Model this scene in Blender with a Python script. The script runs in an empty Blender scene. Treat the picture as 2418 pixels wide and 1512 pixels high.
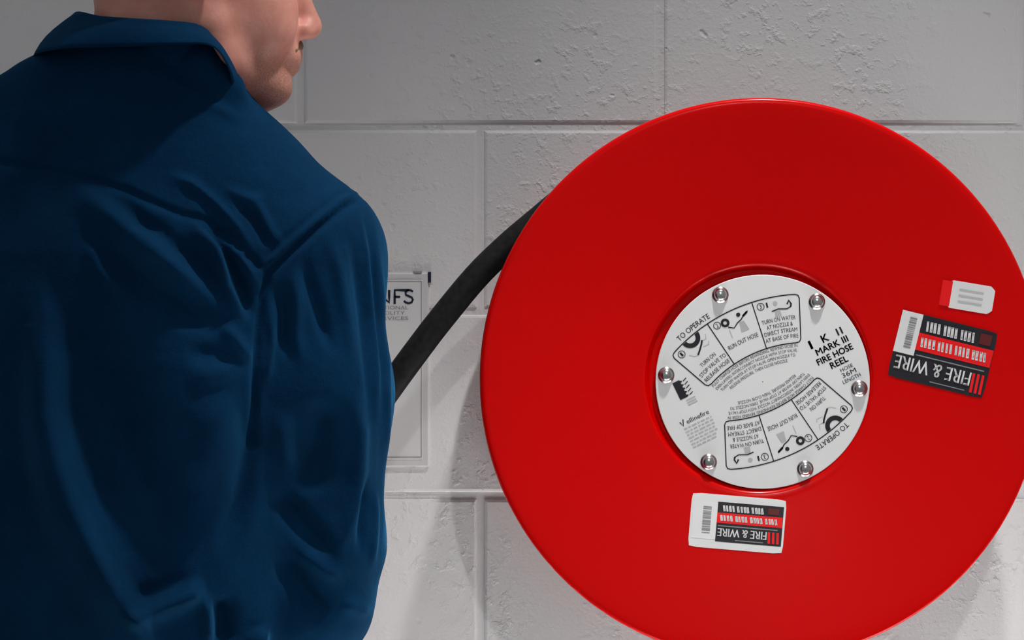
import bpy, math, random
import numpy as np
from mathutils import Vector, Matrix

random.seed(7)
rng = np.random.default_rng(7)
scene = bpy.context.scene
COL = scene.collection

# ------------------------------------------------------------------ camera
W, H = 2418.0, 1512.0
CAM_D = 2.60                 # camera to wall face
WALL_SCALE = 0.00046         # metres per pixel on the wall
FPX = CAM_D / WALL_SCALE
CAM_Z = 1.30
cam_data = bpy.data.cameras.new('camera')
cam_data.sensor_width = 36.0
cam_data.lens = 36.0 * FPX / W
cam_data.clip_start = 0.05
cam = bpy.data.objects.new('camera', cam_data)
COL.objects.link(cam)
cam.location = (0.0, -CAM_D, CAM_Z)
cam.rotation_euler = (math.radians(90), 0, 0)
scene.camera = cam

# ------------------------------------------------------------------ world, lamps, exposure
world = bpy.data.worlds.new('world')
scene.world = world
world.use_nodes = True
world.node_tree.nodes['Background'].inputs[0].default_value = (0.93, 0.96, 1.0, 1)
world.node_tree.nodes['Background'].inputs[1].default_value = 0.25

def spot(name, loc, target, power, cone, blend, radius, color):
    d = bpy.data.lights.new(name, 'SPOT')
    d.energy = power
    d.spot_size = math.radians(cone)
    d.spot_blend = blend
    d.shadow_soft_size = radius
    d.color = color
    o = bpy.data.objects.new(name, d)
    COL.objects.link(o)
    o.location = loc
    o.rotation_euler = (Vector(target) - Vector(loc)).to_track_quat('-Z', 'Y').to_euler()
    return o

# two downlights of the ceiling row: one just in front of the wall, one behind the camera
spot('ceiling_downlight', (0.42, -0.67, 2.85), (0.20, -0.50, 0.0), 118, 64, 1.0, 0.045, (1.0, 0.985, 0.98))
spot('ceiling_downlight', (0.40, -3.30, 2.72), (0.18, 0.0, 0.60), 92, 27, 1.0, 0.022, (1.0, 0.995, 0.99))
# added fill spots, unseen: their pools on the pale floor light the lower wall
spot('added_bounce_light', (0.82, -0.36, 2.75), (0.82, -0.36, 0.0), 3400, 19, 0.5, 0.04, (1.0, 0.97, 0.95))
spot('added_bounce_light', (0.05, -0.47, 2.75), (0.05, -0.47, 0.0), 6400, 10.0, 0.5, 0.04, (1.0, 0.97, 0.95))

vs = scene.view_settings
vs.view_transform = 'Standard'
vs.look = 'None'
vs.gamma = 1.0
vs.use_curve_mapping = False
vs.exposure = 0.0

# ------------------------------------------------------------------ helpers
def P(px, py, y):
    """point at depth y that the photograph shows at pixel (px, py)"""
    s = (CAM_D + y) / FPX
    return np.array([(px - W / 2) * s, y, CAM_Z - (py - H / 2) * s])

def link(o, parent=None):
    COL.objects.link(o)
    if parent is not None:
        o.parent = parent
    return o

def mesh_obj(name, verts, faces, mat, parent=None, smooth=False):
    m = bpy.data.meshes.new(name)
    m.from_pydata([tuple(map(float, v)) for v in verts], [], [tuple(map(int, f)) for f in faces])
    m.update()
    if smooth:
        m.shade_smooth()
    m.materials.append(mat)
    return link(bpy.data.objects.new(name, m), parent)

def np_mesh(name, V, Q):
    """fast mesh from numpy quads"""
    m = bpy.data.meshes.new(name)
    m.vertices.add(len(V))
    m.vertices.foreach_set('co', V.astype(np.float32).ravel())
    n = Q.shape[1]
    m.loops.add(Q.size)
    m.loops.foreach_set('vertex_index', Q.astype(np.int32).ravel())
    m.polygons.add(len(Q))
    m.polygons.foreach_set('loop_start', np.arange(0, Q.size, n, dtype=np.int32))
    m.update(calc_edges=True)
    m.validate()
    return m

def tag(o, label=None, cat=None, group=None, kind=None):
    if label: o['label'] = label
    if cat: o['category'] = cat
    if group: o['group'] = group
    if kind: o['kind'] = kind
    return o

def empty(name, loc):
    o = bpy.data.objects.new(name, None)
    o.location = loc
    o.empty_display_size = 0.1
    return link(o)

def keep_world(o, parent):
    """parent o while its mesh stays in world coordinates (parent is a translated Empty)"""
    o.parent = parent
    o.matrix_parent_inverse = Matrix.Translation(parent.location).inverted()
    return o

# ------------------------------------------------------------------ materials
def new_mat(name, color, rough=0.5, metallic=0.0, spec=0.5):
    m = bpy.data.materials.new(name)
    m.use_nodes = True
    b = m.node_tree.nodes['Principled BSDF']
    b.inputs['Base Color'].default_value = (*color, 1)
    b.inputs['Roughness'].default_value = rough
    b.inputs['Metallic'].default_value = metallic
    b.inputs['Specular IOR Level'].default_value = spec
    return m, m.node_tree.nodes, m.node_tree.links, b

def tex_noise(n, l, coord, scale, detail=3, rough=0.55):
    t = n.new('ShaderNodeTexNoise')
    t.inputs['Scale'].default_value = scale
    t.inputs['Detail'].default_value = detail
    t.inputs['Roughness'].default_value = rough
    l.new(coord, t.inputs['Vector'])
    return t

def ramp(n, l, fac, p0, p1, c0=(0, 0, 0, 1), c1=(1, 1, 1, 1)):
    r = n.new('ShaderNodeValToRGB')
    r.color_ramp.elements[0].position = p0
    r.color_ramp.elements[1].position = p1
    r.color_ramp.elements[0].color = c0
    r.color_ramp.elements[1].color = c1
    l.new(fac, r.inputs['Fac'])
    return r

def math_node(n, l, op, a, b=None, vb=None):
    m = n.new('ShaderNodeMath')
    m.operation = op
    l.new(a, m.inputs[0])
    if b is not None: l.new(b, m.inputs[1])
    if vb is not None: m.inputs[1].default_value = vb
    return m

def geom_pos(n):
    return n.new('ShaderNodeNewGeometry').outputs['Position']

def make_wall_paint():
    m, n, l, b = new_mat('painted_block', (0.74, 0.735, 0.73), 0.62, 0, 0.25)
    pos = geom_pos(n)
    # patchy grain: smooth paint in places, rough block face in others
    big = tex_noise(n, l, pos, 7.0, 2)
    patch = ramp(n, l, big.outputs['Fac'], 0.36, 0.66)
    fine = tex_noise(n, l, pos, 260, 3, 0.6)
    mid = tex_noise(n, l, pos, 75, 4, 0.6)
    crumbs = ramp(n, l, mid.outputs['Fac'], 0.52, 0.70)
    warp = n.new('ShaderNodeVectorMath'); warp.operation = 'MULTIPLY_ADD'
    nz = tex_noise(n, l, pos, 60, 2)
    l.new(nz.outputs['Color'], warp.inputs[0]); warp.inputs[1].default_value = (0.012, 0.012, 0.012)
    l.new(pos, warp.inputs[2])
    vo = n.new('ShaderNodeTexVoronoi'); vo.inputs['Scale'].default_value = 38
    vo.inputs['Randomness'].default_value = 1.0
    l.new(warp.outputs[0], vo.inputs['Vector'])
    pits = ramp(n, l, vo.outputs['Distance'], 0.05, 0.16)
    sel = tex_noise(n, l, pos, 16, 2)
    pit_on = ramp(n, l, sel.outputs['Fac'], 0.53, 0.60)
    inv = math_node(n, l, 'SUBTRACT', pits.outputs['Color'], vb=1.0)
    pit = math_node(n, l, 'MULTIPLY', inv.outputs[0], pit_on.outputs['Color'])
    a1 = math_node(n, l, 'MULTIPLY', crumbs.outputs['Color'], patch.outputs['Color'])
    a1s = math_node(n, l, 'MULTIPLY', a1.outputs[0], vb=0.9)
    f1 = math_node(n, l, 'MULTIPLY', fine.outputs['Fac'], vb=0.35)
    s1 = math_node(n, l, 'ADD', a1s.outputs[0], f1.outputs[0])
    p1 = math_node(n, l, 'MULTIPLY', pit.outputs[0], vb=1.3)
    s2 = math_node(n, l, 'ADD', s1.outputs[0], p1.outputs[0])
    bump = n.new('ShaderNodeBump')
    bump.inputs['Strength'].default_value = 0.75
    bump.inputs['Distance'].default_value = 0.0016
    l.new(s2.outputs[0], bump.inputs['Height'])
    l.new(bump.outputs['Normal'], b.inputs['Normal'])
    tint = tex_noise(n, l, pos, 3.0, 3)
    cr = ramp(n, l, tint.outputs['Fac'], 0.3, 0.7, (0.73, 0.715, 0.705, 1), (0.76, 0.76, 0.765, 1))
    l.new(cr.outputs['Color'], b.inputs['Base Color'])
    return m

def make_cloth(name, c0, c1, dust=0.0):
    m, n, l, b = new_mat(name, c0, 0.9, 0, 0.05)
    pos = geom_pos(n)
    big = tex_noise(n, l, pos, 9.0, 4, 0.65)
    cr = ramp(n, l, big.outputs['Fac'], 0.35, 0.72, (*c0, 1), (*c1, 1))
    fine = tex_noise(n, l, pos, 900, 2)
    mix = n.new('ShaderNodeMix'); mix.data_type = 'RGBA'; mix.blend_type = 'MULTIPLY'
    mix.inputs['Factor'].default_value = 0.5
    fr = ramp(n, l, fine.outputs['Fac'], 0.25, 0.75, (0.55, 0.55, 0.55, 1), (1.25, 1.25, 1.25, 1))
    l.new(cr.outputs['Color'], mix.inputs['A']); l.new(fr.outputs['Color'], mix.inputs['B'])
    l.new(mix.outputs['Result'], b.inputs['Base Color'])
    b.inputs['Sheen Weight'].default_value = 0.15
    b.inputs['Sheen Roughness'].default_value = 0.5
    b.inputs['Sheen Tint'].default_value = (0.05, 0.4, 0.8, 1)
    cre = tex_noise(n, l, pos, 42, 4, 0.6)
    h1 = math_node(n, l, 'MULTIPLY', cre.outputs['Fac'], vb=1.0)
    h2 = math_node(n, l, 'MULTIPLY', fine.outputs['Fac'], vb=0.12)
    hs = math_node(n, l, 'ADD', h1.outputs[0], h2.outputs[0])
    bump = n.new('ShaderNodeBump'); bump.inputs['Strength'].default_value = 0.35
    bump.inputs['Distance'].default_value = 0.004
    l.new(hs.outputs[0], bump.inputs['Height']); l.new(bump.outputs['Normal'], b.inputs['Normal'])
    return m

def make_skin():
    m, n, l, b = new_mat('skin', (0.55, 0.26, 0.20), 0.48, 0, 0.35)
    pos = geom_pos(n)
    t = tex_noise(n, l, pos, 40, 4, 0.6)
    cr = ramp(n, l, t.outputs['Fac'], 0.3, 0.75, (0.66, 0.26, 0.195, 1), (0.80, 0.38, 0.30, 1))
    at = n.new('ShaderNodeAttribute'); at.attribute_name = 'stubble'
    sn = tex_noise(n, l, pos, 700, 2)
    sr = ramp(n, l, sn.outputs['Fac'], 0.35, 0.65, (0.4, 0.4, 0.4, 1), (1, 1, 1, 1))
    fac = math_node(n, l, 'MULTIPLY', at.outputs['Fac'], sr.outputs['Color'])
    mix = n.new('ShaderNodeMix'); mix.data_type = 'RGBA'
    mix.inputs['B'].default_value = (0.24, 0.13, 0.085, 1)
    l.new(fac.outputs[0], mix.inputs['Factor']); l.new(cr.outputs['Color'], mix.inputs['A'])
    l.new(mix.outputs['Result'], b.inputs['Base Color'])
    b.inputs['Subsurface Weight'].default_value = 0.08
    b.inputs['Subsurface Radius'].default_value = (0.01, 0.004, 0.002)
    bump = n.new('ShaderNodeBump'); bump.inputs['Strength'].default_value = 0.2
    bump.inputs['Distance'].default_value = 0.001
    fn = tex_noise(n, l, pos, 320, 3)
    l.new(fn.outputs['Fac'], bump.inputs['Height']); l.new(bump.outputs['Normal'], b.inputs['Normal'])
    return m

def make_noisy(name, c0, c1, scale, rough, spec=0.5, bump=0.0, metallic=0.0, detail=3):
    m, n, l, b = new_mat(name, c0, rough, metallic, spec)
    pos = geom_pos(n)
    t = tex_noise(n, l, pos, scale, detail)
    cr = ramp(n, l, t.outputs['Fac'], 0.3, 0.7, (*c0, 1), (*c1, 1))
    l.new(cr.outputs['Color'], b.inputs['Base Color'])
    if bump:
        bp = n.new('ShaderNodeBump'); bp.inputs['Strength'].default_value = 0.4
        bp.inputs['Distance'].default_value = bump
        l.new(t.outputs['Fac'], bp.inputs['Height']); l.new(bp.outputs['Normal'], b.inputs['Normal'])
    return m

M_WALL = make_wall_paint()
M_RED = make_noisy('red_enamel', (0.62, 0.0, 0.0), (0.66, 0.0, 0.0), 3, 0.22, 0.16)
M_RED_PRINT = make_noisy('red_print', (0.86, 0.004, 0.006), (0.88, 0.006, 0.008), 30, 0.5, 0.3)
M_DARKRED_PRINT = make_noisy('dark_red_print', (0.10, 0.012, 0.012), (0.13, 0.014, 0.014), 30, 0.5, 0.3)
M_LABEL = make_noisy('label_white', (0.80, 0.80, 0.79), (0.83, 0.83, 0.82), 20, 0.38, 0.4)
M_STICKER = make_noisy('sticker_white', (0.78, 0.78, 0.77), (0.82, 0.82, 0.81), 50, 0.5, 0.3)
M_INK = make_noisy('black_ink', (0.012, 0.012, 0.018), (0.02, 0.02, 0.025), 60, 0.5, 0.3)
M_GREY_INK = make_noisy('grey_ink', (0.22, 0.22, 0.23), (0.30, 0.30, 0.31), 60, 0.5, 0.3)
M_PALE_INK = make_noisy('pale_ink', (0.46, 0.46, 0.46), (0.54, 0.54, 0.54), 60, 0.5, 0.3)
M_STEEL = make_noisy('bolt_steel', (0.50, 0.50, 0.49), (0.62, 0.62, 0.60), 90, 0.22, 0.5, 0, 1.0)
M_RUBBER = make_noisy('black_rubber', (0.010, 0.010, 0.011), (0.020, 0.020, 0.021), 150, 0.5, 0.12, 0.0004)
M_NOZZLE = make_noisy('black_plastic', (0.015, 0.015, 0.016), (0.03, 0.03, 0.03), 80, 0.35, 0.5)
M_SIGN = make_noisy('sign_face', (0.70, 0.695, 0.69), (0.73, 0.725, 0.72), 12, 0.35, 0.4)
M_SIGN_EDGE = make_noisy('sign_cover', (0.62, 0.615, 0.61), (0.66, 0.655, 0.65), 20, 0.25, 0.5)
M_NAVY_INK = make_noisy('navy_ink', (0.008, 0.010, 0.030), (0.012, 0.014, 0.036), 60, 0.5, 0.3)
M_SHIRT = make_cloth('navy_drill', (0.0012, 0.0200, 0.057), (0.0022, 0.032, 0.088))
M_TROUSER = make_cloth('dark_drill', (0.010, 0.020, 0.045), (0.014, 0.026, 0.055))
M_SKIN = make_skin()
M_HAIR = make_noisy('brown_hair', (0.05, 0.03, 0.018), (0.12, 0.075, 0.045), 220, 0.6, 0.3, 0.003)
M_MOUSTACHE = make_noisy('moustache_hair', (0.16, 0.095, 0.055), (0.26, 0.16, 0.10), 260, 0.6, 0.3, 0.002)
M_EYE = make_noisy('eye_white', (0.7, 0.68, 0.66), (0.75, 0.72, 0.7), 60, 0.2)
M_BOOT = make_noisy('boot_leather', (0.03, 0.02, 0.014), (0.05, 0.034, 0.024), 60, 0.5)
M_FLOOR = make_noisy('concrete_floor', (0.62, 0.62, 0.62), (0.70, 0.70, 0.70), 6, 0.7, 0.3, 0.001)

# ------------------------------------------------------------------ the wall: painted blocks with raked joints
MOD_X, MOD_Z = 0.391, 0.2005
JZ = 1.3095               # a bed joint
JX = (0.1615, -0.034)     # perpends of alternate courses
GAP = 0.0075
def rounded_block(wd, ht, dp, r):
    """block lying behind y=0 with a rounded front arris"""
    V, F = [], []
    prof = [(0.0, dp)] + [(r * (1 - math.cos(k * math.pi / 4)), r * (1 - math.sin(k * math.pi / 4))) for k in range(3)]
    for ins, y in prof:
        x0, x1, z0, z1 = -wd / 2 + ins, wd / 2 - ins, -ht / 2 + ins, ht / 2 - ins
        V += [(x0, y, z0), (x1, y, z0), (x1, y, z1), (x0, y, z1)]
    for k in range(len(prof) - 1):
        for j in range(4):
            a, b = 4 * k + j, 4 * k + (j + 1) % 4
            F.append((a, b, b + 4, a + 4))
    q = 4 * (len(prof) - 1)
    F.append((q, q + 1, q + 2, q + 3))
    return V, F

WX0, WX1 = -2.4, 2.4
wz0, wz1 = 0.0, 2.8
yb = 0.0025
V = [(WX0, yb, wz0), (WX1, yb, wz0), (WX1, yb, wz1), (WX0, yb, wz1), (WX0, 0.10, wz0), (WX1, 0.10, wz0), (WX1, 0.10, wz1), (WX0, 0.10, wz1)]
F = [(0, 1, 2, 3), (5, 4, 7, 6), (4, 0, 3, 7), (1, 5, 6, 2), (3, 2, 6, 7), (4, 5, 1, 0)]
wall = mesh_obj('wall_back', V, F, M_WALL)
tag(wall, 'white painted concrete block wall with recessed mortar joints', kind='structure')
bv, bf = rounded_block(MOD_X - GAP, MOD_Z - GAP, 0.05, 0.0034)
block_mesh = None
row = 0
k0 = math.ceil((wz0 - JZ) / MOD_Z)
for k in range(k0, 8):
    z = JZ + MOD_Z * (k + 0.5)
    if z + MOD_Z / 2 > wz1 + 0.02: continue
    jx = JX[k % 2]             # k=0: course above the joint at 1.3095
    jx = JX[1] if k % 2 == 0 else JX[0]
    for c in range(-7, 7):
        x = jx + MOD_X * (c + 0.5)
        if x - MOD_X / 2 < WX0 - 0.01 or x + MOD_X / 2 > WX1 + 0.01: continue
        if block_mesh is None:
            o = mesh_obj('block', bv, bf, M_WALL, wall)
            block_mesh = o.data
        else:
            o = link(bpy.data.objects.new('block', block_mesh), wall)
        o.location = (x, rng.uniform(-0.0005, 0.0005), z)

fl = mesh_obj('floor', [(-3, -4.2, 0), (3, -4.2, 0), (3, 0.1, 0), (-3, 0.1, 0), (-3, -4.2, -0.1), (3, -4.2, -0.1), (3, 0.1, -0.1), (-3, 0.1, -0.1)],
              [(0, 1, 2, 3), (7, 6, 5, 4), (0, 4, 5, 1), (1, 5, 6, 2), (2, 6, 7, 3), (3, 7, 4, 0)], M_FLOOR)
tag(fl, 'bare grey concrete floor', kind='structure')

# ------------------------------------------------------------------ lettering helpers
_text_cache = {}
def text_mesh(body):
    """flat built-in-font text scaled so that its box is 1 x 1; returns verts (N,2), faces, aspect"""
    if body in _text_cache:
        return _text_cache[body]
    c = bpy.data.curves.new('t', 'FONT')
    c.body = body
    c.resolution_u = 3
    o = bpy.data.objects.new('t', c)
    COL.objects.link(o)
    bpy.context.view_layer.update()
    me = bpy.data.meshes.new_from_object(o.evaluated_get(bpy.context.evaluated_depsgraph_get()))
    v = np.array([tuple(x.co) for x in me.vertices])[:, :2]
    f = [tuple(p.vertices) for p in me.polygons]
    bpy.data.objects.remove(o); bpy.data.curves.remove(c); bpy.data.meshes.remove(me)
    mn, mx = v.min(0), v.max(0)
    asp = (mx[0] - mn[0]) / (mx[1] - mn[1])
    v = (v - mn) / (mx - mn)
    _text_cache[body] = (v, f, asp)
    return _text_cache[body]

class Print:
    """flat ink collected in 2-D pixel-sized units (x right, y up), laid on a surface later"""
    def __init__(self): self.v, self.f = [], []
    def add(self, v, f):
        b = len(self.v)
        self.v += [tuple(x) for x in v]
        self.f += [tuple(i + b for i in q) for q in f]
    def line(self, pts, w):
        src = [np.array(p, float) for p in pts]
        pts = []
        for a, b in zip(src[:-1], src[1:]):          # long strokes follow the dished face
            m = max(1, int(np.linalg.norm(b - a) / 14))
            pts += [a + (b - a) * t / m for t in range(m)]
        pts.append(src[-1])
        L, R = [], []
        for i, p in enumerate(pts):
            a = pts[max(i - 1, 0)]; b = pts[min(i + 1, len(pts) - 1)]
            d = b - a; d = d / (np.linalg.norm(d) + 1e-9)
            nrm = np.array([-d[1], d[0]])
            L.append(p + nrm * w / 2); R.append(p - nrm * w / 2)
        n = len(pts)
        self.add(L + R, [(i, n + i, n + i + 1, i + 1) for i in range(n - 1)])
    def poly(self, pts):
        self.add(pts, [tuple(range(len(pts)))])
    def ring(self, c, r0, r1, a0=0, a1=360, n=20):
        A = [math.radians(a0 + (a1 - a0) * i / n) for i in range(n + 1)]
        v = [(c[0] + r0 * math.cos(a), c[1] + r0 * math.sin(a)) for a in A] + [(c[0] + r1 * math.cos(a), c[1] + r1 * math.sin(a)) for a in A]
        self.add(v, [(i, n + 1 + i, n + 2 + i, i + 1) for i in range(n)])
    def text(self, body, x0, y0, w, h, fn=None):
        v, f, _ = text_mesh(body)
        v = v * np.array([w, h]) + np.array([x0, y0])
        if fn is not None: v = np.array([fn(*p) for p in v])
        self.add(v, f)
    def mapped(self, fn):
        q = Print(); q.v = [tuple(fn(*p)) for p in self.v]; q.f = list(self.f); return q
    def build(self, name, mat, parent, surf):
        """surf(x, y) -> world point"""
        V = [surf(*p) for p in self.v]
        F = []
        for f in self.f:                        # all faces look at -y
            a = np.array(V[f[1]]) - np.array(V[f[0]]); area = 0.0
            for i in range(len(f)):
                p, q = V[f[i]], V[f[(i + 1) % len(f)]]
                area += p[0] * q[2] - q[0] * p[2]
            F.append(f if area > 0 else tuple(reversed(f)))
        o = mesh_obj(name, V, F, mat)
        return keep_world_of(o, parent)

def keep_world_of(o, parent):
    # parts are modelled in world coordinates; only Empties carry a location
    o.parent = parent
    if parent.type == 'EMPTY':
        o.matrix_parent_inverse = Matrix.Translation(parent.location).inverted()
    return o

# ------------------------------------------------------------------ acrylic sign on the wall
sx0, sx1 = P(693, 0, 0)[0], P(1013, 0, 0)[0]
sz0, sz1 = P(0, 1102, 0)[2], P(0, 645, 0)[2]
def slab(x0, x1, z0, z1, y0, y1, r=0.0012):
    prof = [(0, y1), (0, y0 + r), (r, y0)]
    V, F = [], []
    for ins, y in prof:
        V += [(x0 + ins, y, z0 + ins), (x1 - ins, y, z0 + ins), (x1 - ins, y, z1 - ins), (x0 + ins, y, z1 - ins)]
    for k in range(2):
        for j in range(4):
            a, b = 4 * k + j, 4 * k + (j + 1) % 4
            F.append((a, b, b + 4, a + 4))
    F.append((8, 9, 10, 11)); F.append((3, 2, 1, 0))
    return V, F
sign = empty('wall_sign', ((sx0 + sx1) / 2, 0.0, sz0))
tag(sign, 'pale framed paper notice with dark initials, on the wall behind the blue sleeve', 'sign')
v, f = slab(sx0, sx1, sz0, sz1, -0.0036, 0.0003)
keep_world_of(mesh_obj('cover_plate', v, f, M_SIGN_EDGE), sign)
v, f = slab(sx0 + 0.0075, sx1 - 0.0075, sz0 + 0.008, sz1 - 0.008, -0.0042, -0.0034, 0.0003)
paper = keep_world_of(mesh_obj('paper_sheet', v, f, M_SIGN), sign)
def on_sign(px, py): # pixel -> just in front of paper
    return tuple(P(px, -py, -0.0046))
bp = Print()
x0, x1, y0, y1 = 714, 995, -1080, -664
for a, b in (((x0, y0), (x1, y0)), ((x1, y0), (x1, y1)), ((x1, y1), (x0, y1)), ((x0, y1), (x0, y0))):
    bp.line([a, b], 1.6)
bp.build('border_line', M_GREY_INK, paper, on_sign)
tp = Print()
# the drawn initials: N, F and S in a bold round stroke
tp.line([(884, -715), (884, -685), (919, -715), (919, -685)], 5.5)
tp.line([(932, -718), (932, -685.5), (966, -685.5)], 5.5); tp.line([(932, -701), (945, -701)], 5)
tp.line([(975, -689), (969.5, -685.5), (963, -686), (957.5, -690), (958.5, -696.5), (965, -699.5), (972, -702.5), (975, -708), (972, -714), (965, -716.5), (957, -714), (954, -710.5)], 5)
tp.build('lettering', M_NAVY_INK, paper, on_sign)
tp = Print()
tp.text('NATIONAL', 884, -731, 80, 8.5); tp.text('FACILITY', 884, -743.5, 72, 8.5); tp.text('SERVICES', 884, -756, 80, 8.5)
tp.build('small_lettering', M_GREY_INK, paper, on_sign)
v, f = slab(P(1011, 0, 0)[0], P(1018, 0, 0)[0], P(0, 668, 0)[2], P(0, 642, 0)[2], -0.0052, -0.001, 0.001)
keep_world_of(mesh_obj('corner_clip', v, f, M_NAVY_INK), sign)
v, f = slab(P(977, 0, 0)[0], P(996, 0, 0)[0], P(0, 646, 0)[2], P(0, 640, 0)[2], -0.0046, -0.001, 0.001)
keep_world_of(mesh_obj('edge_clip', v, f, M_GREY_INK), sign)

# ------------------------------------------------------------------ fire hose reel
RC = P(1798, 896, -0.25)
RX, RZ = RC[0], RC[2]
R_OUT = 666 * (CAM_D - 0.25) / FPX
reel = empty('fire_hose_reel', (RX, 0.0, RZ - R_OUT))
tag(reel, 'large red fire hose reel with round white instruction plate mounted on the wall', 'hose reel')

def revolve(name, prof, seg, mat, parent, smooth=True, cx=RX, cz=RZ, close=True):
    """prof: list of (r, y), revolved about the reel's axis (along y)"""
    n = len(prof); V, F = [], []
    for i in range(seg):
        a = 2 * math.pi * i / seg
        for r, y in prof:
            V.append((cx + r * math.cos(a), y, cz + r * math.sin(a)))
    for i in range(seg):
        j = (i + 1) % seg
        for k in range(n - 1 if not close else n):
            k2 = (k + 1) % n
            F.append((i * n + k, i * n + k2, j * n + k2, j * n + k))
    o = mesh_obj(name, V, F, mat, None, smooth)
    return keep_world_of(o, parent)

Y_RIM, Y_HUB = -0.250, -0.222
R_LIP, R_REC = 0.1165, 0.1095
def face_y(r):
    """front surface of the dished disc"""
    t = min(max((r - 0.12) / (R_OUT - 0.006 - 0.12), 0), 1)
    return Y_HUB + (Y_RIM - Y_HUB) * t
prof = []
Y_FLOOR = -0.2145
prof.append((0.02, Y_FLOOR))
prof.append((R_REC - 0.003, Y_FLOOR)); prof.append((R_REC - 0.0006, Y_FLOOR - 0.0008)); prof.append((R_REC, Y_FLOOR - 0.002))
prof.append((R_LIP - 0.0042, face_y(0.12) + 0.003)); prof.append((R_LIP - 0.003, face_y(0.12) + 0.0012))
prof.append((R_LIP - 0.001, face_y(0.12) + 0.0003)); prof.append((R_LIP + 0.003, face_y(0.12)))
prof.append((0.123, face_y(0.123)))
for i in range(1, 12):
    r = 0.123 + (R_OUT - 0.0075 - 0.123) * i / 11
    prof.append((r, face_y(r)))
rr = 0.0052
for i in range(1, 9):                           # rolled edge
    a = math.radians(90 - 180 * i / 8)
    prof.append((R_OUT - rr + rr * math.cos(a), Y_RIM + rr - rr * math.sin(a) - 0.0004))
prof += [(R_OUT - 0.012, Y_RIM + 0.006), (0.13, Y_HUB + 0.004), (0.118, Y_FLOOR + 0.003), (0.02, Y_FLOOR + 0.003)]
disc = revolve('front_disc', prof, 192, M_RED, reel)
# back disc, drum, axle and wall bracket
pb = [(0.03, -0.052), (R_OUT - 0.008, -0.045)]
for i in range(0, 7):
    a = math.radians(90 - 180 * i / 6); pb.append((R_OUT - 0.005 + 0.005 * math.cos(a), -0.045 + 0.0 - 0.005 * math.sin(a) + 0.003))
pb += [(0.03, -0.046)]
revolve('back_disc', pb, 128, M_RED, reel)
revolve('drum', [(0.10, -0.210), (0.212, -0.210), (0.212, -0.050), (0.10, -0.050)], 96, M_RED, reel, False)
revolve('axle', [(0.004, -0.213), (0.024, -0.213), (0.024, -0.010), (0.004, -0.010)], 32, M_STEEL, reel, False)
v, f = slab(RX - 0.09, RX + 0.09, RZ - 0.12, RZ + 0.12, -0.012, 0.002, 0.002)
keep_world_of(mesh_obj('wall_bracket', v, f, M_RED), reel)

# --- instruction plate
PX = (CAM_D - 0.2292) / FPX           # metres per photo pixel on the plate
R_PL = 254 * PX
LX, LZ = P(1801, 902, -0.2202)[0], P(1801, 902, -0.2202)[2]
plate = revolve('label_plate', [(0.0005, -0.2202), (R_PL - 0.0006, -0.2202), (R_PL, -0.2196), (R_PL, -0.2186), (0.0005, -0.2186)], 128, M_LABEL, reel, False, LX, LZ)
tag(plate, 'round white instruction plate')
def on_plate(x, y):
    return (LX + x * PX, -0.22045, LZ + y * PX)
UP = math.radians(115.8)
def rot(x, y, a):
    c, s = math.cos(a), math.sin(a); return (x * c - y * s, x * s + y * c)

def polar(rho, phi):      # fan centre lies 235 px below the plate's middle (print upright)
    return (rho * math.sin(phi), -235 + rho * math.cos(phi))
def arc(rho, p0, p1, n=28):
    return [polar(rho, math.radians(p0 + (p1 - p0) * i / n)) for i in range(n + 1)]
half_line, half_text = Print(), Print()
pict = [(Print(), Print()) for _ in range(3)]
# panel frame with round corners
def rframe(p):
    R0, R1, A = 305, 420, 23.6
    ro, ri = 1.5, 2.1
    pts = arc(R1, -A + ro, A - ro, 36)
    pts += [polar(R1 - 2.2, math.radians(A - .45)), polar(R1 - 9, math.radians(A))]
    pts += [polar(R0 + 9, math.radians(A)), polar(R0 + 2.2, math.radians(A - .6))]
    pts += arc(R0, A - ri, -A + ri, 36)
    pts += [polar(R0 + 2.2, math.radians(-A + .6)), polar(R0 + 9, math.radians(-A))]
    pts += [polar(R1 - 9, math.radians(-A)), polar(R1 - 2.2, math.radians(-A + .45)), polar(R1, math.radians(-A + ro))]
    p.line(pts, 2.6)
rframe(half_line)
for a in (-8, 8):
    half_line.line([polar(305, math.radians(a)), polar(420, math.radians(a))], 2.4)
def arc_text(p, body, rho, phi_c, wpx, hpx):
    """text on the arc of radius rho (its baseline), centred at phi_c degrees"""
    def fn(x, y):
        return polar(rho + y, math.radians(phi_c) + x / rho)
    p.text(body, -wpx / 2, 0, wpx, hpx, fn)
arc_text(half_text, 'TO OPERATE', 428, -12.3, 92, 13)
for body, rho, w in (('FULLY CHARGE HOSE BEFORE REWINDING. REWIND HOSE IN', 295, 226),
                     ('EVEN LAYERS. INTERCONNECT NOZZLE WITH STOP VALVE.', 284, 216),
                     ('TURN OFF WATER AT STOP VALVE. OPEN NOZZLE TO', 273, 196),
                     ('RELEASE PRESSURE. THEN CLOSE NOZZLE.', 262, 152)):
    arc_text(half_text, body, rho, 0, w, 7.2)
for body, rho, w in (('TURN ON', 347, 44), ('STOP VALVE TO', 331, 78), ('RELEASE HOSE', 315, 74)):
    arc_text(half_text, body, rho, -15.6, w, 9.6)
arc_text(half_text, 'RUN OUT HOSE', 338, 0, 76, 10.5)
for body, rho, w in (('TURN ON WATER', 361, 80), ('AT NOZZLE &', 346.5, 62), ('DIRECT STREAM', 332, 78), ('AT BASE OF FIRE', 317, 78)):
    arc_text(half_text, body, rho, 15.6, w, 9.6)
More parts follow.
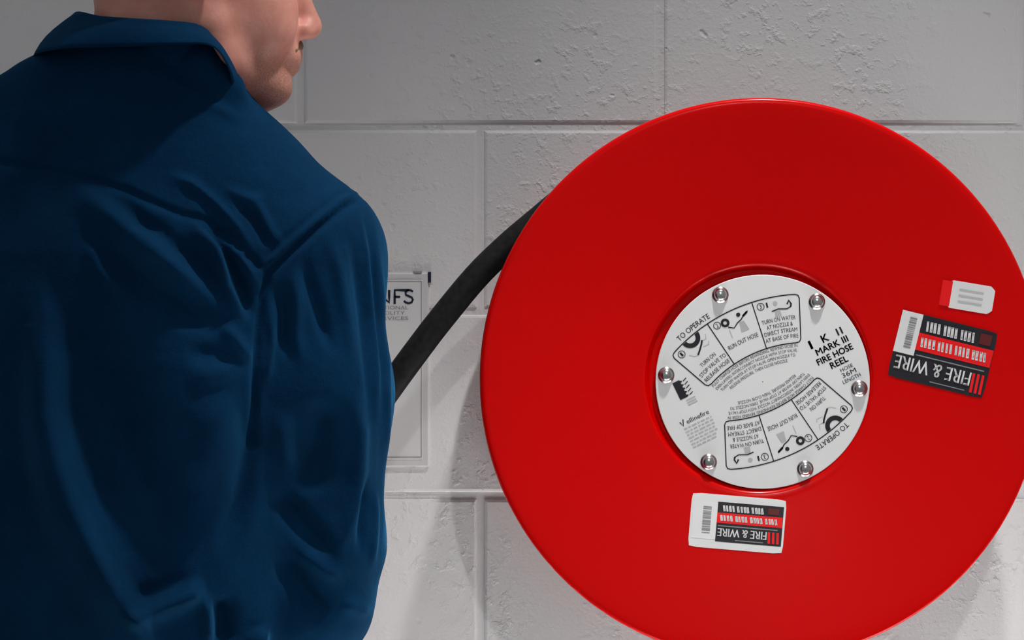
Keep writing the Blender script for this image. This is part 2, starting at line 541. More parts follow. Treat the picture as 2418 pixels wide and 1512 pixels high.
for num, phi in (('1', -21.0), ('2', -5.6), ('3', 10.4)):
    c = polar(404, math.radians(phi))
    half_line.ring(c, 7.6, 9.2)
    def fn(x, y, c=c, phi=phi):
        q = rot(x, y, -math.radians(phi)); return (c[0] + q[0], c[1] + q[1])
    half_text.text(num, -2.4, -5, 4.8, 10, fn)
def at(rho, phi, pts):
    c = polar(rho, math.radians(phi))
    return [(c[0] + rot(x, y, -math.radians(phi))[0], c[1] + rot(x, y, -math.radians(phi))[1]) for x, y in pts]
half_solid, half_grey = pict[0]
# pictogram 1: black half wheel under the frame and a hand turning the valve
c = polar(418, math.radians(-15.2))
half_solid.ring(c, 13, 24, 180 + 16, 360 + 14, 18)
half_solid.line(at(384, -15, [(-14, -9), (-2, -2), (10, 6), (16, 12)]), 4.2)
half_grey.line(at(384, -15, [(-30, 4), (-22, -6), (-14, -10)]), 1.6)
half_grey.line(at(384, -15, [(14, 10), (26, 8), (32, 18)]), 1.6)
half_grey.line(at(384, -15, [(8, -2), (22, -6), (27, 0)]), 1.6)
half_solid, half_grey = pict[1]
# pictogram 2: reel, hose and a running figure
c = polar(400, math.radians(-2.8)); half_solid.ring(c, 4.5, 10.5)
half_solid.line(at(385, 1, [(-24, 2), (-12, -6), (0, 2), (12, 6), (22, 14), (34, 18)]), 2.6)
half_solid.line(at(385, 1, [(18, 11), (32, 17)]), 5)
half_grey.poly(at(376, 2.2, [(-8, -14), (12, -14), (8, 10), (-4, 10)]))
half_solid.ring(polar(404, math.radians(2.4)), 0.1, 5)
half_grey.line(at(372, -3.0, [(0, -12), (2, 8)]), 2)
half_solid, half_grey = pict[2]
# pictogram 3: figure pointing the nozzle at a fire
half_solid.line(at(392, 17, [(-22, -6), (-6, -2), (14, -5), (26, 0)]), 2.6)
half_solid.line(at(396, 20.2, [(-6, 2), (-1, 11), (4, 2), (2, -4)]), 4)
half_grey.poly(at(382, 15.8, [(-8, -10), (8, -10), (6, 8), (-6, 8)]))
half_grey.ring(polar(404, math.radians(15.4)), 0.1, 5.5)
half_solid.line(at(404, 12.6, [(0, -6), (0, 6)]), 4)
rest_text, rest_grey, rest_solid = Print(), Print(), Print()
all_line, all_text = Print(), Print()
def plate_at(y): return lambda u, v: (LX + u * PX, y, LZ + v * PX)
for turn in (0, math.pi):
    a = UP - math.pi / 2 + turn
    for src, dst in ((half_line, all_line), (half_text, all_text)):
        q = src.mapped(lambda x, y: rot(x, y, a)); dst.add(q.v, q.f)
    for so, gr in pict:
        tag(gr.mapped(lambda x, y: rot(x, y, a)).build('pictogram_shade', M_PALE_INK, plate, plate_at(-0.22038)), kind='stuff')
        tag(so.mapped(lambda x, y: rot(x, y, a)).build('pictogram', M_INK, plate, plate_at(-0.22052)), kind='stuff')
# side texts, in the upright frame of the print (turned 25.8 degrees)
def side(p, body, x, y, w, h): p.text(body, x - w / 2, y - h / 2, w, h)
A0 = UP - math.pi / 2
def to_frame(px, py):
    return rot(px - 1801, 902 - py, -A0)
cx, cy = to_frame(1968, 830)
bold = Print()
side(bold, '1', cx - 42, cy + 37, 5, 20); side(bold, 'K', cx - 4, cy + 37, 17, 18); side(rest_text, 'II', cx + 34, cy + 37, 14, 17)
side(bold, 'MARK III', cx + 3, cy + 14, 82, 15); side(bold, 'FIRE HOSE', cx, cy - 8, 92, 15); side(bold, 'REEL', cx + 1, cy - 29, 44, 15)
cx2, cy2 = to_frame(2006, 882)
side(rest_text, 'HOSE', cx2, cy2 + 15, 32, 8.5); side(rest_text, '36M', cx2, cy2 + 1.5, 36, 11); side(rest_text, 'LENGTH', cx2, cy2 - 13, 46, 9)
for dx, dy in ((0, 0), (0.8, 0), (0, .7)):      # heavy face: the strokes thickened
    rest_text.add([(x + dx, y + dy) for x, y in bold.v], bold.f)
cx3, cy3 = to_frame(1610, 919)
rest_solid.poly([(cx3 - 15, cy3 - 22), (cx3 + 3, cy3 - 22), (cx3 + 3, cy3 + 22), (cx3 - 15, cy3 + 22)])
for i in range(5):
    yy = cy3 - 19 + i * 9
    rest_solid.poly([(cx3 + 3, yy - 3), (cx3 + 9, yy), (cx3 + 3, yy + 3)])
    rest_solid.line([(cx3 + 10, yy - 1), (cx3 + 20, yy + 3)], 2)
for i in range(3):
    rest_grey.line([(cx3 - 4, cy3 - 29 - 6 * i), (cx3 + 20, cy3 - 29 - 6 * i)], 3)
cx4, cy4 = to_frame(1641, 987)
side(rest_text, 'ellinefire', cx4 + 6, cy4, 58, 11)
rest_text.line([(cx4 - 38, cy4 + 6), (cx4 - 34, cy4 - 6), (cx4 - 28, cy4 + 9)], 2.6)
for j in range(7):                              # fine print below it
    x = cx4 - 36
    y = cy4 - 14 - j * 8.0
    while x < cx4 + 34 - (j > 4) * 10:
        w = random.uniform(5, 15); rest_grey.line([(x, y), (min(x + w, cx4 + 36), y)], 3.6); x += w + 3
q = rest_text.mapped(lambda x, y: rot(x, y, A0)); all_text.add(q.v, q.f)
tag(rest_grey.mapped(lambda x, y: rot(x, y, A0)).build('fine_print', M_PALE_INK, plate, plate_at(-0.22038)), kind='stuff')
tag(rest_solid.mapped(lambda x, y: rot(x, y, A0)).build('approval_mark', M_INK, plate, plate_at(-0.22052)), kind='stuff')
all_line.build('panel_border', M_INK, plate, on_plate)
all_text.build('printed_text', M_INK, plate, on_plate)

# --- six domed bolts through the plate
bolt_prof = [(0.0003, -0.0060), (0.0025, -0.0058), (0.0045, -0.0050), (0.0060, -0.0034), (0.0066, -0.0018), (0.0067, -0.0012), (0.0082, -0.0012), (0.0083, 0.0), (0.0003, 0.0)]
bolt_mesh = None
for i in range(6):
    a = math.radians(56 + 60 * i)
    if bolt_mesh is None:
        seg = 24; n = len(bolt_prof); V, F = [], []
        for s in range(seg):
            b = 2 * math.pi * s / seg
            V += [(r * math.cos(b), y, r * math.sin(b)) for r, y in bolt_prof]
        for s in range(seg):
            t = (s + 1) % seg
            for k in range(n - 1):
                F.append((s * n + k, s * n + k + 1, t * n + k + 1, t * n + k))
        o = mesh_obj('bolt', V, F, M_STEEL, None, True); bolt_mesh = o.data
    else:
        o = link(bpy.data.objects.new('bolt', bolt_mesh))
    o.location = (LX + 229.5 * PX * math.cos(a), -0.2202, LZ + 229.5 * PX * math.sin(a))
    keep_world_of(o, reel)

# --- stickers on the red face
def on_face(off, cx, cy):
    def fn(px, py):          # photo pixel (y up negative) -> point on the dished face
        r = 0.2
        for _ in range(4):
            q = P(px, -py, face_y(r) - off)
            r = math.hypot(q[0] - RX, q[2] - RZ)
        return tuple(q)
    return fn
def frame_at(cx, cy, deg):
    a = math.radians(deg)
    return lambda x, y: (cx + rot(x, y, a)[0], -cy + rot(x, y, a)[1])
def sticker_sheet(name, w, h, frame, mat, cx, cy, rad=4, off=0.0006):
    nx, ny = 10, 7
    pts = []
    for b in range(ny + 1):
        for a in range(nx + 1):
            x, y = -w / 2 + w * a / nx, -h / 2 + h * b / ny
            if a in (0, nx) and b in (0, ny):
                x -= math.copysign(rad * .6, x); y -= math.copysign(rad * .6, y)
            pts.append((x, y))
    fr, bk = on_face(off, cx, cy), on_face(-0.0004, cx, cy)
    V = [fr(*frame(*p)) for p in pts] + [bk(*frame(*p)) for p in pts]
    n = len(pts); m1 = nx + 1
    F = [(b * m1 + a, b * m1 + a + 1, (b + 1) * m1 + a + 1, (b + 1) * m1 + a) for b in range(ny) for a in range(nx)]
    edge = list(range(m1)) + [b * m1 + nx for b in range(1, ny + 1)] + [ny * m1 + a for a in range(nx - 1, -1, -1)] + [b * m1 for b in range(ny - 1, 0, -1)]
    for k in range(len(edge)):
        a, b = edge[k], edge[(k + 1) % len(edge)]
        F.append((b, a, a + n, b + n))
    o = mesh_obj(name, V, F, mat)
    return keep_world_of(o, reel)
def rect(p, x0, x1, y0, y1):
    nx, ny = max(1, int(abs(x1 - x0) / 14)), max(1, int(abs(y1 - y0) / 14))
    v = [(x0 + (x1 - x0) * a / nx, y0 + (y1 - y0) * b / ny) for b in range(ny + 1) for a in range(nx + 1)]
    p.add(v, [(b * (nx + 1) + a, b * (nx + 1) + a + 1, (b + 1) * (nx + 1) + a + 1, (b + 1) * (nx + 1) + a) for b in range(ny) for a in range(nx)])
def glyph_bars(p, x0, x1, y0, y1, groups, per):
    """unreadable row of figures: uneven upright strokes in groups"""
    gw = (x1 - x0) / groups
    for g in range(groups):
        cw = gw * 0.88 / per
        for k in range(per):
            x = x0 + g * gw + (k + .5) * cw + random.uniform(-.1, .1) * cw
            p.line([(x + 1.5, y0), (x - 1.5, y1)], cw * random.uniform(.42, .66))
def flip_text(p, body, x0, y0, w, h):
    """text standing on its head in the sticker frame"""
    v, f, _ = text_mesh(body)
    v = np.array([(x0 + w * (1 - q[0]), y0 + h * (1 - q[1])) for q in v])
    p.add(v, f)
def company_sticker(name, label, cx, cy, deg, w, h, bar_w, bar_h, big_x0, border):
    fr = frame_at(cx, cy, deg)
    base = sticker_sheet(name, w + (border * 2 if border else 0), h + (34 if border else 0), fr, M_STICKER if border else M_INK, cx, cy, 4)
    tag(base, label)
    def mk(off): 
        g = on_face(off, cx, cy); return lambda x, y: g(*fr(x, y))
    L, R, B, T = -w / 2, w / 2, -h / 2, h / 2
    xi = L + bar_w
    if border:
        p = Print(); rect(p, xi, R, B, T); p.build('black_panel', M_INK, base, mk(0.0008))
        p = Print(); rect(p, L, xi, B + 4, T - 2); p.build('barcode_patch', M_LABEL, base, mk(0.0008))
    else:
        p = Print(); rect(p, L, xi, T - bar_h, T); p.build('barcode_patch', M_STICKER, base, mk(0.0008))
    p = Print()
    bx0, bx1 = L + bar_w * .42, L + bar_w * .76
    yy = T - 14
    while yy > T - bar_h + 14:
        t = random.choice((1.6, 2.4, 3.6)); p.line([(bx0, yy), (bx1, yy)], t); yy -= t + random.choice((2.0, 3.0))
    p.build('barcode', M_GREY_INK, base, mk(0.0011))
    hh = h
    p = Print(); rect(p, xi, R - w * .005, T - .53 * hh, T - .27 * hh); p.build('red_band', M_RED_PRINT, base, mk(0.0010))
    p = Print()
    glyph_bars(p, xi + .05 * w, L + .80 * w, T - .23 * hh, T - .08 * hh, 3, 4)
    glyph_bars(p, xi + .03 * w, R - .04 * w, T - .47 * hh, T - .33 * hh, 4, 4)
    flip_text(p, 'FIRE & WIRE', big_x0, B + .14 * hh, L + .83 * w - big_x0, .20 * hh)
    v0 = [(x + .9, y) for x, y in p.v]; f0 = list(p.f); p.add(v0, f0)
    p.build('printed_text', M_STICKER, base, mk(0.0013))
    p = Print()
    p.line([(xi + .02 * w, T - .60 * hh), (R - .05 * w, T - .60 * hh)], 2.6)
    p.line([(xi + .22 * w, B + .06 * hh), (R - .2 * w, B + .06 * hh)], 2.2)
    tag(p.build('fine_print', M_GREY_INK, base, mk(0.0012)), kind='stuff')
    p = Print()
    for k in range(3):
        x = L + (.85 + .048 * k) * w
        p.poly([(x, B + .05 * hh), (x + .028 * w, B + .05 * hh), (x + .020 * w, B + .34 * hh), (x - .006 * w, B + .34 * hh)])
    p.build('red_emblem', M_RED_PRINT, base, mk(0.0012))
    p = Print(); rect(p, L + .83 * w, L + .95 * w, T - .22 * hh, T - .06 * hh); p.build('dark_red_mark', M_DARKRED_PRINT, base, mk(0.0012))
    return base
company_sticker('sticker', 'black and red company sticker, right of the plate', 2226, 837, -13.8, 232, 160, 50, 100, -232 / 2 + 10, 0)
company_sticker('sticker', 'black and red company sticker on white backing, below the plate', 1741, 1236, -4.8, 214, 94, 58, 92, -214 / 2 + 62, 5)
fr = frame_at(2291, 702, -9.5)
tagst = sticker_sheet('tag_sticker', 112, 66, fr, M_STICKER, 2291, 702, 8)
tag(tagst, 'blank white tag sticker with red end')
g = on_face(0.0009, 2291, 702)
p = Print(); rect(p, -70, -46, -30, 30); p.build('red_end', M_RED_PRINT, tagst, lambda x, y: g(*fr(x, y)))
p = Print()
for k in range(3): p.line([(-28, 14 - 14 * k), (30, 14 - 14 * k)], 3)
tag(p.build('fine_print', M_PALE_INK, tagst, lambda x, y: g(*fr(x, y))), kind='stuff')

# ------------------------------------------------------------------ the hose: wound on the drum, then out to the worker's hands
HR = 0.0133
pts = []
R_COIL = 0.2615
TURNS = 5
a_end = math.radians(130)
N = 56 * TURNS
for i in range(N + 1):
    t = i / N
    a = a_end + (1 - t) * TURNS * 2 * math.pi * -1   # unwinds anticlockwise towards the upper left
    y = -0.208 + 0.0
    y = -0.075 - 0.138 * t
    pts.append(np.array([RX + R_COIL * math.cos(a), y, RZ + R_COIL * math.sin(a)]))
free = [(1268, 522), (1202, 578), (1125, 653), (1039, 757), (990, 821), (945, 882), (905, 938), (855, 1012), (800, 1094), (745, 1172), (690, 1245), (625, 1320), (560, 1385)]
dep = [-0.213, -0.213, -0.214, -0.215] + [-0.216] * 9
pts += [P(px, py, y) for (px, py), y in zip(free, dep)]
def catmull(pts, sub):
    out = []
    n = len(pts)
    for i in range(n - 1):
        p0, p1, p2, p3 = pts[max(i - 1, 0)], pts[i], pts[i + 1], pts[min(i + 2, n - 1)]
        for k in range(sub):
            t = k / sub
            out.append(0.5 * ((2 * p1) + (-p0 + p2) * t + (2 * p0 - 5 * p1 + 4 * p2 - p3) * t * t + (-p0 + 3 * p1 - 3 * p2 + p3) * t ** 3))
    out.append(pts[-1])
    return out
hose_path = pts[:N - 2] + catmull(pts[N - 2:], 5)
def sweep(path, rad, seg=20):
    path = np.array(path); V, F = [], []
    nrm = None
    for i in range(len(path)):
        t = path[min(i + 1, len(path) - 1)] - path[max(i - 1, 0)]
        t /= np.linalg.norm(t)
        if nrm is None:
            nrm = np.cross(t, [0, 1, 0]); nrm /= np.linalg.norm(nrm)
        nrm = nrm - t * np.dot(nrm, t); nrm /= np.linalg.norm(nrm)
        b = np.cross(t, nrm)
        r = rad[i] if hasattr(rad, '__len__') else rad
        for s in range(seg):
            a = 2 * math.pi * s / seg
            V.append(path[i] + r * (math.cos(a) * nrm + math.sin(a) * b))
    for i in range(len(path) - 1):
        for s in range(seg):
            s2 = (s + 1) % seg
            F.append((i * seg + s, i * seg + s2, (i + 1) * seg + s2, (i + 1) * seg + s))
    F.append(tuple(range(seg))[::-1]); F.append(tuple(len(V) - seg + s for s in range(seg)))
    return V, F
v, f = sweep(hose_path, HR)
hose = mesh_obj('fire_hose', v, f, M_RUBBER, None, True)
tag(hose, 'black rubber fire hose running from the red reel to behind the blue sleeve', 'hose')
e = pts[-1]; d = pts[-1] - pts[-2]; d /= np.linalg.norm(d)
nz = [e - d * 0.02, e, e + d * .004, e + d * .03, e + d * .034, e + d * .07, e + d * .075, e + d * .10]
v, f = sweep(nz, [0.019, 0.019, 0.016, 0.016, 0.021, 0.021, 0.012, 0.010], 24)
mesh_obj('nozzle', v, f, M_NOZZLE, hose, True)

# ------------------------------------------------------------------ implicit surfaces for the figure
class Field:
    def __init__(self, lo, hi, h):
        self.lo = np.array(lo, float); self.h = h
        self.n = np.ceil((np.array(hi) - self.lo) / h).astype(int) + 1
        self.F = np.full(self.n, 1.0, np.float32)
        self.ax = [(self.lo[i] + h * np.arange(self.n[i])).astype(np.float32) for i in range(3)]
    def region(self, lo, hi):
        s = []
        for i in range(3):
            a = int(max(0, math.floor((lo[i] - self.lo[i]) / self.h))); b = int(min(self.n[i], math.ceil((hi[i] - self.lo[i]) / self.h) + 1))
            s.append(slice(a, max(b, a)))
        s = tuple(s)
        X, Y, Z = np.meshgrid(self.ax[0][s[0]], self.ax[1][s[1]], self.ax[2][s[2]], indexing='ij', sparse=True)
        return s, X, Y, Z
    def merge(self, s, d, k, sub=False):
        a = self.F[s]
        if a.size == 0: return
        if sub:
            hh = np.maximum(k - np.abs(a + d), 0) / k
            self.F[s] = np.maximum(a, -d) + hh * hh * k * 0.25
        else:
            hh = np.maximum(k - np.abs(a - d), 0) / k
            self.F[s] = np.minimum(a, d) - hh * hh * k * 0.25
    def cone(self, a, b, r1, r2, k=0.01, sub=False):
        a = np.array(a, float); b = np.array(b, float); m = max(r1, r2) + k + 3 * self.h
        s, X, Y, Z = self.region(np.minimum(a, b) - m, np.maximum(a, b) + m)
        ab = b - a; L = float(ab @ ab) + 1e-12
        t = np.clip(((X - a[0]) * ab[0] + (Y - a[1]) * ab[1] + (Z - a[2]) * ab[2]) / L, 0, 1)
        d = np.sqrt((X - a[0] - t * ab[0]) ** 2 + (Y - a[1] - t * ab[1]) ** 2 + (Z - a[2] - t * ab[2]) ** 2) - (r1 + t * (r2 - r1))
        self.merge(s, d.astype(np.float32), k, sub)
    def ball(self, c, rad, axes=None, k=0.01, sub=False):
        c = np.array(c, float); rad = np.array(rad, float); m = rad.max() + k + 3 * self.h
        s, X, Y, Z = self.region(c - m, c + m)
        ax = np.eye(3) if axes is None else np.array(axes, float)
        q = [((X - c[0]) * ax[i][0] + (Y - c[1]) * ax[i][1] + (Z - c[2]) * ax[i][2]) for i in range(3)]
        k0 = np.sqrt(sum((q[i] / rad[i]) ** 2 for i in range(3)))
        k1 = np.sqrt(sum((q[i] / rad[i] ** 2) ** 2 for i in range(3))) + 1e-6
        d = k0 * (k0 - 1) / k1
        self.merge(s, d.astype(np.float32), k, sub)
    def stack(self, secs, n=2.4, k=0.02):
        """lofted column; secs rows are z, cx, cy, half width, half depth"""
        S = np.array(secs, float); z0, z1 = S[0, 0], S[-1, 0]
        m = S[:, 3:].max() + 0.05
        s, X, Y, Z = self.region((S[:, 1].min() - m, S[:, 2].min() - m, z0 - .05), (S[:, 1].max() + m, S[:, 2].max() + m, z1 + .05))
        zz = np.clip(Z, z0, z1).ravel()
        ip = [np.interp(zz, S[:, 0], S[:, i]).reshape(Z.shape) for i in range(1, 5)]
        kk = ((np.abs(X - ip[0]) / ip[2]) ** n + (np.abs(Y - ip[1]) / ip[3]) ** n) ** (1 / n)
        d = (kk - 1) * np.minimum(ip[2], ip[3])
        d = np.maximum(d, np.maximum(z0 - Z, Z - z1))
        self.merge(s, d.astype(np.float32), k)
    def mesh(self):
        F = self.F; S = F < 0
        n = self.n
        cnt = np.zeros(n - 1, np.int8)
        for i in (0, 1):
            for j in (0, 1):
                for k in (0, 1):
                    cnt += S[i:n[0] - 1 + i, j:n[1] - 1 + j, k:n[2] - 1 + k]
        act = (cnt > 0) & (cnt < 8)
        I = np.argwhere(act)
        idx = np.full(n - 1, -1, np.int32); idx[act] = np.arange(len(I))
        acc = np.zeros((len(I), 3)); num = np.zeros(len(I))
        corners = [(i, j, k) for i in (0, 1) for j in (0, 1) for k in (0, 1)]
        val = {c: F[I[:, 0] + c[0], I[:, 1] + c[1], I[:, 2] + c[2]].astype(float) for c in corners}
        for c in corners:
            for ax in range(3):
                if c[ax] == 0:
                    d = list(c); d[ax] = 1; d = tuple(d)
                    a, b = val[c], val[d]
                    m = (a < 0) != (b < 0)
                    t = np.where(m, a / np.where(m, a - b, 1), 0)
                    p = np.tile(np.array(c, float), (len(I), 1)); p[:, ax] = t
                    acc[m] += p[m]; num[m] += 1
        V = self.lo + self.h * (I + acc / num[:, None])
        Q = []
        for ax in range(3):
            u, w = (ax + 1) % 3, (ax + 2) % 3
            sl0 = [slice(None)] * 3; sl1 = [slice(None)] * 3
            sl0[ax] = slice(0, n[ax] - 1); sl1[ax] = slice(1, n[ax])
            ch = S[tuple(sl0)] != S[tuple(sl1)]
            E = np.argwhere(ch)
            ok = (E[:, u] > 0) & (E[:, w] > 0) & (E[:, u] < n[u] - 1) & (E[:, w] < n[w] - 1)
            E = E[ok]
            ins = S[tuple(sl0)][E[:, 0], E[:, 1], E[:, 2]]
            def cell(du, dw):
                c = E.copy(); c[:, u] += du; c[:, w] += dw
                return idx[c[:, 0], c[:, 1], c[:, 2]]
            q = np.stack([cell(-1, -1), cell(0, -1), cell(0, 0), cell(-1, 0)], 1)
            q[~ins] = q[~ins][:, ::-1]
            Q.append(q)
        return V, np.concatenate(Q)

def smooth_mesh(V, Q, it, lam=0.5):
    E = np.concatenate([Q[:, [0, 1]], Q[:, [1, 2]], Q[:, [2, 3]], Q[:, [3, 0]]])
    deg = np.bincount(E.ravel(), minlength=len(V)).astype(float)[:, None]
    for i in range(it):
        for mu in (lam, -lam * 1.03) :
            A = np.zeros_like(V)
            for c in range(3):
                A[:, c] = np.bincount(E[:, 0], V[E[:, 1], c], len(V)) + np.bincount(E[:, 1], V[E[:, 0], c], len(V))
            V = V + mu * (A / deg - V)
    return V

def subdivide(V, Q):
    """one level of quad subdivision (face centres, edge midpoints) followed by smoothing"""
    E = np.concatenate([Q[:, [0, 1]], Q[:, [1, 2]], Q[:, [2, 3]], Q[:, [3, 0]]])
    Es = np.sort(E, 1); key = Es[:, 0].astype(np.int64) * len(V) + Es[:, 1]
    uk, inv = np.unique(key, return_inverse=True)
    mid = (V[uk // len(V)] + V[uk % len(V)]) / 2
    cen = V[Q].mean(1)
    nV, nE, nF = len(V), len(mid), len(Q)
    inv = inv.reshape(4, nF).T + nV
    c = np.arange(nF) + nV + nE
    out = [np.stack([Q[:, i], inv[:, i], c, inv[:, (i + 3) % 4]], 1) for i in range(4)]
    return np.concatenate([V, mid, cen]), np.concatenate(out)

def normals(V, Q):
    fn = np.cross(V[Q[:, 2]] - V[Q[:, 0]], V[Q[:, 3]] - V[Q[:, 1]])
    N = np.zeros_like(V)
    for k in range(4):
        for c in range(3):
            N[:, c] += np.bincount(Q[:, k], fn[:, c], len(V))
    return N / (np.linalg.norm(N, axis=1)[:, None] + 1e-12)

# ------------------------------------------------------------------ the worker
DEP = -0.45
person = empty('person', (P(330, 0, -0.43)[0], -0.43, 0.0))
tag(person, 'person in a navy work shirt seen from behind, face turned to the right', 'person')

# head frame
ALPHA = math.radians(20)
HF = np.array([math.cos(ALPHA), math.sin(ALPHA), 0]); HL = np.array([-math.sin(ALPHA), math.cos(ALPHA), 0]); HU = np.array([0, 0, 1.0])
HO = np.array([P(456, 0, -0.44)[0], -0.43, P(0, 0, -0.44)[2]])
def Hd(f, l, u): return HO + f * HF + l * HL + u * HU
AX = [HF, HL, HU]
SH_R = P(742, 600, -0.44); EL_R = P(750, 1410, -0.46); 
SH_L = P(-150, 520, -0.44); EL_L = P(-150, 1310, -0.44)
def hose_at(px):
    best = min(hose_path[N - 2:], key=lambda q: abs((q[0] / ((CAM_D + q[1]) / FPX) + W / 2) - px)); return np.array(best)
HP_R, HP_L = hose_at(770), hose_at(640)
HT = HP_L - HP_R; HT /= np.linalg.norm(HT)
def hand(fl, Pc, T, palm, wrist_side):
    palm = palm - T * (palm @ T); palm /= np.linalg.norm(palm)
    w = np.cross(T, palm) * wrist_side
    pc = Pc + palm * (HR + 0.013)
    fl.ball(pc, (0.043, 0.038, 0.0145), [T, w, palm], 0.01)
    for i in range(4):
        o = Pc + T * (-0.031 + 0.0205 * i)
        rf = (0.0080, 0.0086, 0.0086, 0.0076)[i]; R = HR + 0.0085
        ch = [o + palm * 0.024 + w * 0.026]
        for a in (70, 118, 170, 215)[: 4]:
            a = math.radians(a - 4 * abs(i - 1.5)); ch.append(o + R * (math.cos(a) * palm + math.sin(a) * w))
        for p, q, r in zip(ch[:-1], ch[1:], (1.08, 1.0, .95, .88)): fl.cone(p, q, rf * r, rf * r * .96, 0.003)
    o = Pc + T * -0.040
    ch = [pc - w * 0.022 - T * 0.02]
    for a in (-70, -120, -165):
        a = math.radians(a); ch.append(o + (HR + 0.0105) * (math.cos(a) * palm + math.sin(a) * w))
    for p, q, r in zip(ch[:-1], ch[1:], (.012, .0105, .0098)): fl.cone(p, q, r, r * .95, 0.004)
    return pc - w * 0.052 + palm * 0.004

body = Field((-0.66, -0.60, 0.98), (-0.05, -0.13, 1.78), 0.0027)
# skull, face
body.ball(Hd(-.012, 0, .058), (.099, .077, .088), AX, .02)
body.ball(Hd(.030, 0, -.002), (.062, .061, .078), AX, .02)
for s in (-1, 1):
    body.cone(Hd(.004, s * .050, -.030), Hd(.012, s * .047, -.058), .020, .018, .02)
    body.cone(Hd(.012, s * .047, -.058), Hd(.070, s * .014, -.077), .017, .0155, .02)
    body.ball(Hd(.052, s * .036, -.016), (.032, .027, .036), AX, .02)
    body.cone(Hd(.084, s * .036, .040), Hd(.092, 0, .036), .012, .011, .012)
    body.ball(Hd(.098, s * .0125, -.024), (.0105, .0075, .0080), AX, .006)
    body.cone(Hd(.083, s * .018, -.048), Hd(.0925, 0, -.0445), .0055, .0058, .005)
    body.cone(Hd(.081, s * .017, -.051), Hd(.0900, 0, -.0545), .0055, .0062, .005)
    # ear
    body.ball(Hd(-.008, s * .078, .030), (.019, .0065, .032), AX, .008)
    body.ball(Hd(-.002, s * .081, .032), (.010, .004, .020), AX, .004, True)
body.ball(Hd(.0690, 0, -.0755), (.0175, .023, .0155), AX, .012)
body.ball(Hd(.076, 0, -.044), (.018, .025, .022), AX, .014)
body.cone(Hd(.088, 0, .034), Hd(.1065, 0, -.016), .0085, .0115, .010)
body.ball(Hd(.1055, 0, -.0195), (.012, .0115, .0095), AX, .006)
body.ball(Hd(.098, -.0085, -.0315), (.005, .003, .003), AX, .003, True)
body.ball(Hd(.098, .0085, -.0315), (.005, .003, .003), AX, .003, True)
# neck
NB = P(355, 190, -0.43)
body.cone(Hd(-.026, 0, .0), NB, .0560, .066, .02)
body.cone(Hd(.022, 0, -.066), np.array([NB[0] + .045, -0.375, 1.462]), .030, .040, .03)
for s in (-1, 1):
    body.cone(Hd(-.014, s * .052, -.012), np.array([NB[0] + .055 - .02 * (s + 1), -0.40 + s * .02, 1.455]), .0105, .011, .010)
# trunk and arms (inside the shirt)
body.stack([(1.0, -.338, -.405, .12, .055), (1.2, -.338, -.405, .13, .06), (1.36, -.338, -.41, .13, .065), (1.44, -.335, -.43, .09, .06)], 2.2, .03)
body.cone(NB - [0, 0, .05], SH_R, .05, .048, .03); body.cone(NB - [0, 0, .05], SH_L, .05, .048, .03)
body.cone(SH_R, EL_R, .046, .036, .02); body.cone(SH_L, EL_L, .046, .036, .02)
wr = hand(body, HP_R, HT, np.array([0.15, -1.0, -0.05]), -1)
wl = hand(body, HP_L, HT, np.array([-0.1, -1.0, -0.1]), -1)
body.cone(EL_R, wr, .037, .025, .015); body.cone(wr, wr + (HP_R - wr) * .5, .024, .02, .015)
body.cone(EL_L, wl, .037, .025, .015); body.cone(wl, wl + (HP_L - wl) * .5, .024, .02, .015)
V, Q = body.mesh()
V = smooth_mesh(V, Q, 3)
# stubble on jaw, chin and upper lip
rel = V - HO; hf, hl, hu = rel @ HF, rel @ HL, rel @ HU
st = np.clip((hf - .018) / .03, 0, 1) * np.clip((-.034 - hu) / .025, 0, 1) * np.clip((hu + .115) / .012, 0, 1)
m = np_mesh('body', V, Q); m.shade_smooth()
at_ = m.attributes.new('stubble', 'FLOAT', 'POINT'); at_.data.foreach_set('value', (st * .75).astype(np.float32))
m.materials.append(M_SKIN)
keep_world_of(link(bpy.data.objects.new('body', m)), person)

# hair, moustache, eyes
fh = Field(HO - .13, HO + .17, 0.0035)
fh.ball(Hd(-.016, 0, .064), (.102, .081, .090), AX, .01)
s, X, Y, Z = fh.region(HO - 1, HO + 1)
rf = (X - HO[0]) * HF[0] + (Y - HO[1]) * HF[1]; ru = Z - HO[2]
cut = np.maximum(.012 - ru + np.clip(rf, -1, 1) * 1.1, rf - .058 - 0 * ru)
fh.F = np.maximum(fh.F, cut.astype(np.float32))
V, Q = fh.mesh(); V = smooth_mesh(V, Q, 2)
m = np_mesh('hair', V, Q); m.shade_smooth(); m.materials.append(M_HAIR)
keep_world_of(link(bpy.data.objects.new('hair', m)), person)
fm = Field(Hd(.085, 0, -.04) - .05, Hd(.085, 0, -.04) + .05, 0.0018)
for s in (-1, 1):
    fm.cone(Hd(.0960, 0, -.0365), Hd(.0870, s * .022, -.0445), .0052, .0030, .003)
V, Q = fm.mesh()
m = np_mesh('moustache', V, Q); m.shade_smooth(); m.materials.append(M_MOUSTACHE)
keep_world_of(link(bpy.data.objects.new('moustache', m)), person)
for s in (-1, 1):
    fe = Field(Hd(.081, s * .031, .020) - .018, Hd(.081, s * .031, .020) + .018, 0.0025)
    fe.ball(Hd(.081, s * .031, .020), (.012, .012, .011), AX, .002)
    V, Q = fe.mesh()
    m = np_mesh('eye', V, Q); m.shade_smooth(); m.materials.append(M_EYE)
    keep_world_of(link(bpy.data.objects.new('eye', m)), person)

